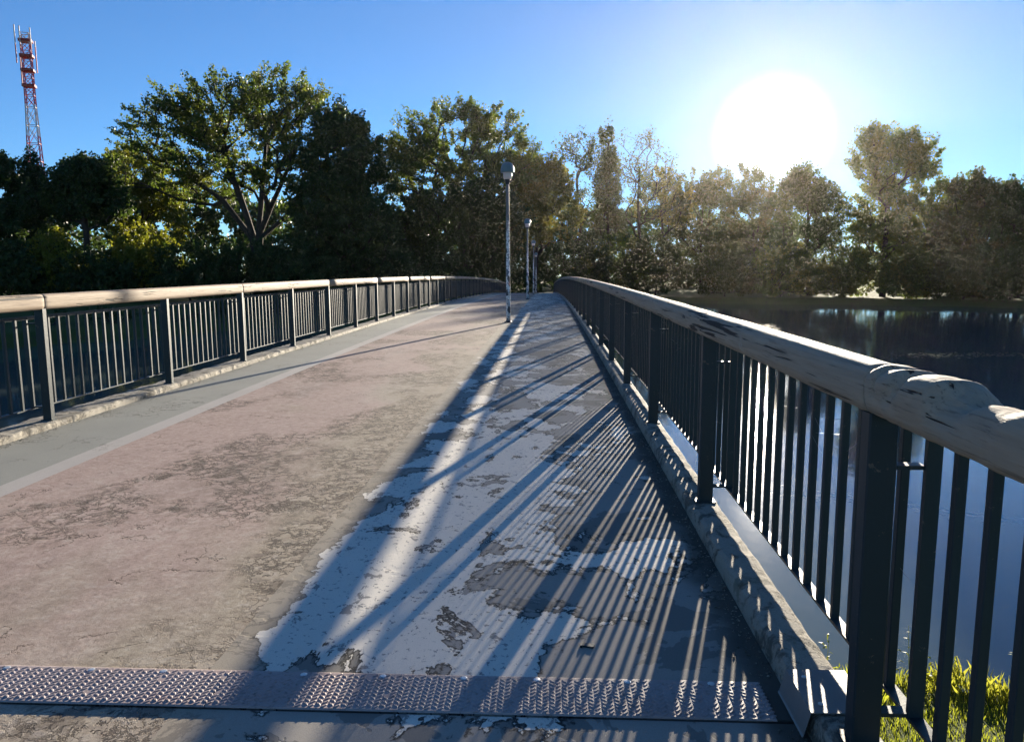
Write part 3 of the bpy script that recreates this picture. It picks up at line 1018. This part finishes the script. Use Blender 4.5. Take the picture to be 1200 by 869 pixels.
T('low rounded tree between the tall lone tree and the reddish one', 'tree', 96, 1100,
  [(1095, 240, 30, 26), (1118, 235, 28, 26), (1105, 275, 42, 38), (1085, 305, 36, 28)], 'leaf_green', 400, 38, .48, .3, 24, gap=-.4)
T('broad reddish brown tree over the grassy bank', 'tree', 93, 1142,
  [(1140, 230, 26, 22), (1160, 250, 28, 30), (1138, 280, 40, 40), (1165, 300, 34, 34)], 'leaf_rust', 400, 26, .48, .3, 25, gap=-.25)
T('leafy tree at the right end of the far bank', 'tree', 90, 1192,
  [(1185, 240, 22, 22), (1205, 232, 26, 24), (1195, 275, 40, 40), (1225, 260, 40, 46), (1250, 240, 30, 30)], 'leaf_dark', 420, 38, .48, .32, 26, gap=-.35)
T('slim dark tree half hiding the mast foot', 'tree', 78, 38,
  [(38, 205, 12, 22), (36, 232, 18, 24), (40, 262, 24, 30), (38, 292, 26, 26)], 'leaf_dark', 330, 36, .44, .25, 27, gap=-.4)
T('black-green umbrella crowned tree with a bare trunk', 'tree', 76, 102,
  [(98, 222, 38, 26), (78, 240, 26, 20), (122, 240, 28, 22), (105, 205, 22, 16)], 'leaf_dark', 380, 38, .46, .3, 28, [[(102, 290), (101, 270), (100, 250), (99, 225)]], gap=-.45)
T('yellow green tree lit from behind by the fanning tree', 'tree', 90, 165,
  [(160, 205, 30, 28), (180, 235, 32, 28), (150, 250, 28, 30), (190, 265, 30, 24), (138, 190, 18, 14)], 'leaf_yellow', 360, 28, .46, .25, 29, gap=-.2)
T('dark tree at the left end of the far bank', 'tree', 74, -8,
  [(-8, 215, 26, 36), (8, 245, 24, 32), (-15, 270, 40, 40), (-40, 230, 36, 50)], 'leaf_dark', 380, 38, .46, .3, 30, gap=-.4)

# undergrowth along the far bank: every bush its own thing
GB = 'bushes along the far water edge'


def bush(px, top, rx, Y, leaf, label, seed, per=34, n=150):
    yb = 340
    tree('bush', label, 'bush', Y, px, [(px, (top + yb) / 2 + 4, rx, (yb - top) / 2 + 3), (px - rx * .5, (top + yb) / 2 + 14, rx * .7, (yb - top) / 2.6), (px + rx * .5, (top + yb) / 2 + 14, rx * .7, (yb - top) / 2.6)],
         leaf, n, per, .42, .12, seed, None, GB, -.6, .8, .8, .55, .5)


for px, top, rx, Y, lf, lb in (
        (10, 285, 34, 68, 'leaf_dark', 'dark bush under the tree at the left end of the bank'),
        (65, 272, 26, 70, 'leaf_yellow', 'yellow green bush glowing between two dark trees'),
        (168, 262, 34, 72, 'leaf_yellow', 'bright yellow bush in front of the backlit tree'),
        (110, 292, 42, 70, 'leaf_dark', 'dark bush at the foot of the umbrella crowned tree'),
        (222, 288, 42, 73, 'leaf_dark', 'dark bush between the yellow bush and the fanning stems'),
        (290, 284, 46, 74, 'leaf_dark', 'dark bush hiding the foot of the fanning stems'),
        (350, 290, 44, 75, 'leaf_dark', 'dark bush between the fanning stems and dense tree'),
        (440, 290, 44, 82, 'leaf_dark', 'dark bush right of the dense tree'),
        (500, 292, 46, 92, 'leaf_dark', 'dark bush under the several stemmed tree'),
        (560, 288, 44, 99, 'leaf_dark', 'dark bush left of the bridge end'),
        (676, 268, 34, 102, 'leaf_dark', 'dark bush right of the bridge end'),
        (720, 275, 38, 103, 'leaf_green', 'green bush at the foot of the poplar'),
        (768, 278, 36, 103, 'leaf_rust', 'brownish bush under the small golden tree'),
        (850, 285, 36, 100, 'leaf_rust', 'brownish bush between the two trees under the sun'),
        (915, 288, 34, 99, 'leaf_green', 'green bush right of the round crowned tree'),
        (990, 290, 30, 97, 'leaf_green', 'green bush left of the tall lone trunk'),
        (1075, 298, 34, 90, 'leaf_green', 'green bush right of the tall lone trunk'),
        (1130, 300, 36, 88, 'leaf_rust', 'brownish bush under the reddish tree'),
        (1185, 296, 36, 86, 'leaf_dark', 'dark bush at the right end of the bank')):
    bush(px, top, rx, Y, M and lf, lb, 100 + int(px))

for px, top, rx, Y, lb in ((-20, 372, 46, 44, 'low dark bush added to darken the railing gaps beyond the first near post'), (60, 366, 46, 46, 'low dark bush added to darken the railing gaps by the faded line'),  # bushes put in so the gaps between the left bars look dark
                           (135, 360, 44, 48, 'low dark bush added to darken the gaps of the second railing panel'), (205, 356, 42, 50, 'low dark bush added to darken the railing gaps below the backlit yellow bush'),
                           (270, 352, 40, 54, 'low dark bush added to darken the railing gaps below the fanning stems'), (330, 349, 36, 58, 'low dark bush added to darken the railing gaps below the dense tree'),
                           (385, 346, 32, 64, 'low dark bush added to darken the gaps in the far half of the sunlit railing')):
    tree('bush', lb, 'bush', Y, px, [(px, top + 30, rx, 30), (px - rx * .5, top + 42, rx * .7, 26), (px + rx * .5, top + 42, rx * .7, 26)], 'leaf_dark', 110, 30, .36, .08, 300 + px, None, 'added low bushes on the left bank', -.6, .8, .5, .55, .5)

# the wood behind, too deep to tell trees apart
g = np.random.default_rng(77)
N = 4600
wx_ = g.uniform(-190, 260, N)
wy_ = np.maximum(np.where(wx_ < 0, 116, np.where(wx_ < 50, 146, 112)), shore_far(wx_) + 22) - np.clip((wx_ - 50) * .25, 0, 22) + g.uniform(-5, 10, N)
wt_ = 12.5 + 2.5 * np.sin(wx_ * .09) + 1.6 * np.sin(wx_ * .31) + 2.5 * (np.abs(wx_ - 20) > 75)
cen = np.stack([wx_, wy_, -1.2 + (wt_ + 1.2) * g.random(N) ** .85], -1)
v, f = leaf_cloud(cen, 1.7 * g.uniform(.6, 1.3, N), 34, .8, g)
tag(obj('woodland', mesh('woodland', v, f, M['leaf_dark'])), 'deep dark wood behind the single trees of the far bank', 'woodland', kind='stuff')

# ------------------------------------------------------------------ near bank: turf, weeds, floating leaves


def blades(n, xr, yr, h0, h1, w, g, name, mat, label, cat, dens=None, lean=.35):
    x = g.uniform(*xr, n); y = g.uniform(*yr, n)
    if dens is not None:
        k = g.random(n) < dens(x, y); x, y = x[k], y[k]; n = len(x)
    z = ground_z(x, y)
    k = z > Z_WATER - .02; x, y, z = x[k], y[k], z[k]; n = len(x)
    h = g.uniform(h0, h1, n) * (.7 + .5 * vnoise(np.stack([x * 2.3, y * 2.3, x * 0], -1), 3))
    a = g.uniform(0, 2 * math.pi, n); la = g.uniform(0, 2 * math.pi, n); ll = h * lean * g.random(n)
    dx, dy = np.cos(a) * w, np.sin(a) * w
    lx, ly = np.cos(la) * ll, np.sin(la) * ll
    v = np.stack([np.stack([x - dx, y - dy, z - .02], -1), np.stack([x + dx, y + dy, z - .02], -1), np.stack([x + dx * .7 + lx * .4, y + dy * .7 + ly * .4, z + h * .6], -1), np.stack([x + lx, y + ly, z + h], -1)], 1).reshape(-1, 3)
    f = np.arange(n * 4).reshape(-1, 4)
    tag(obj(name, mesh(name, v, f, M[mat])), label, cat, kind='stuff')


g = np.random.default_rng(5)
blades(60000, (1.3, 7.5), (1.6, 6.6), .03, .085, .004, g, 'grass', 'grass', 'short mown grass on the near bank below the railing', 'grass')
edge = lambda x, y: np.exp(-((y - (5.95 + .35 * np.sin(x * .9 + .4) + .2 * np.sin(x * 2.3))) / .22) ** 2)
blades(11000, (1.2, 8.5), (5.2, 6.8), .07, .22, .005, g, 'bank_weeds', 'grass', 'tall unmown weeds along the near water edge', 'weeds', edge, .7)
wx = g.uniform(1.3, 8, 70); wy = 5.95 + .35 * np.sin(wx * .9 + .4) + .2 * np.sin(wx * 2.3) + g.normal(0, .13, 70)
wz = ground_z(wx, wy) + g.uniform(.02, .10, 70)
v, f = leaf_cloud(np.stack([wx, wy, wz], -1), np.full(70, .06), 9, .05, g)
tag(obj('bank_herbs', mesh('bank_herbs', v, f, M['grass'])), 'broad leaved herbs among the weeds at the water edge', 'weeds', kind='stuff')
fl = []
c = ray(1120, 416); c = c * ((Z_WATER - CAM_H) / c.z)
n = 420
fx = c.x + g.normal(0, 3.6, n); fy = c.y + g.normal(0, .55, n) + .12 * (fx - c.x)
s = g.uniform(.03, .10, n); a = g.uniform(0, 6.28, n)
v = np.stack([np.stack([fx + s * np.cos(a + t), fy + s * np.sin(a + t), np.full(n, Z_WATER + .006) + .008 * (t % 2)], -1) for t in (0, 1.4, 3.1, 4.6)], 1).reshape(-1, 3)
tag(obj('floating_leaves', mesh('floating_leaves', v, np.arange(n * 4).reshape(-1, 4), M['leaf_gold'])), 'scatter of fallen leaves floating on the lake', 'leaves', kind='stuff')

for k in range(26):      # single tall stalks standing out of the weeds
    x = 1.5 + k * .22 + g.uniform(-.1, .1); y = 5.95 + .35 * math.sin(x * .9 + .4) + .2 * math.sin(x * 2.3) + g.normal(0, .08)
    z = float(ground_z(np.array([x]), np.array([y]))[0]); h = g.uniform(.22, .48)
    b = MB().tube((0, 0, -.03), (g.uniform(-.04, .04), g.uniform(-.04, .04), h), .003, .0015, 4)
    for q in range(7):
        zz = h * g.uniform(.25, 1); a = g.uniform(0, 6.28); l = g.uniform(.04, .10); w = .009
        c, sn = math.cos(a), math.sin(a)
        b.add([(0, 0, zz), (c * l * .5 - sn * w, sn * l * .5 + c * w, zz + l * .4), (c * l, sn * l, zz + l * .3), (c * l * .5 + sn * w, sn * l * .5 - c * w, zz + l * .4)], [(0, 1, 2, 3)])
    tag(b.build('weed_stalk', M['grass'], loc=(x, y, z)), 'single tall weed stalk standing above the bank weeds', 'weed', 'tall weed stalks at the near water edge')
cl = deck_pt = ray(688, 757); cl = cl * ((zd(3) - CAM_H) / cl.z)
b = MB().box((-.012, -.03, 0), (.012, .03, .008), .004).box((-.022, .016, .0), (.022, .026, .011), .002)
tag(b.build('plastic_clip', M['steel'], loc=(cl.x, cl.y, zd(cl.y) + .001), rot=(0, 0, 1.3)), 'small black plastic clip lying on the walkway by the tread plate', 'litter')

# grit and crumbled coating gathered along both kerbs
g = np.random.default_rng(21)
n = 5200
gy_ = 2.0 + 20 * g.random(n) ** 1.6
left = g.random(n) < .55
d_in = np.abs(g.normal(0, .07, n))
gx_ = np.where(left, A_KL + .008 + d_in, A_KR - .008 - d_in * .8) + KX * gy_ ** 2
gz_ = S0 * gy_ - gy_ ** 2 / (2 * RC)
ok = ~((gy_ > PL0 - .03) & (gy_ < PL1 + .03)); gx_, gy_, gz_ = gx_[ok], gy_[ok], gz_[ok]; n = len(gx_)
r_ = .002 + .006 * g.random(n) ** 3
oc = np.array([(1, 0, 0), (0, 1, 0), (-1, 0, 0), (0, -1, 0), (0, 0, 1), (0, 0, -.4)], float)
tri = np.array([(0, 1, 4), (1, 2, 4), (2, 3, 4), (3, 0, 4), (1, 0, 5), (2, 1, 5), (3, 2, 5), (0, 3, 5)])
v = np.stack([gx_, gy_, gz_ + r_ * .3], -1)[:, None] + oc[None] * (r_[:, None] * g.uniform(.6, 1.4, (n, 3)))[:, None] * np.array([1, 1, .7])
f = (np.arange(n) * 6)[:, None, None] + tri[None]
tag(obj('grit', mesh('grit', v.reshape(-1, 3), f.reshape(-1, 3), M['kerb'])), 'crumbs of grit swept along the foot of both kerbs', 'grit', kind='stuff')
# dusty cobwebs between the bars of the water-side railing
b = MB()
for k in range(0, 4):
    d0 = POST_O[1] + k * SPAN
    for i in range(26):
        y0 = d0 + g.uniform(.1, SPAN - .3); z0 = g.uniform(.85, 1.1) if g.random() < .75 else g.uniform(.3, .85)
        y1 = y0 + g.choice([.164, .164, .328]) * g.choice([1, 1, -1]); z1 = z0 + g.uniform(-.12, .10)
        x = A_POST[1] + .15 + g.uniform(-.02, .02)
        b.tube((x + xo(y0), y0, zd(y0) + z0), (x + g.uniform(-.015, .015) + xo(y1), y1, zd(y1) + z1), .0007, .0007, 3)
tag(b.build('cobwebs', M['cap']), 'dusty cobweb strands strung between the bars of the backlit railing', 'cobweb', kind='stuff')

# ------------------------------------------------------------------ haze
HAZE = 0.000058  # volume added to spread a glow and pale veil round the sun
t = NT('added_glow_haze'); t.n.remove(t.b)
pv = t.n.new('ShaderNodeVolumePrincipled')
pv.inputs['Color'].default_value = (1, .92, .80, 1)
pv.inputs['Density'].default_value = HAZE
pv.inputs['Anisotropy'].default_value = .80
t.l.new(pv.outputs[0], t.out.inputs['Volume'])
hz = MB().box((-285, -65, -6.5), (285, 194, 62)).build('haze', t.m)
tag(hz, 'thin haze volume added for the glow and veil round the sun', 'haze', kind='stuff')
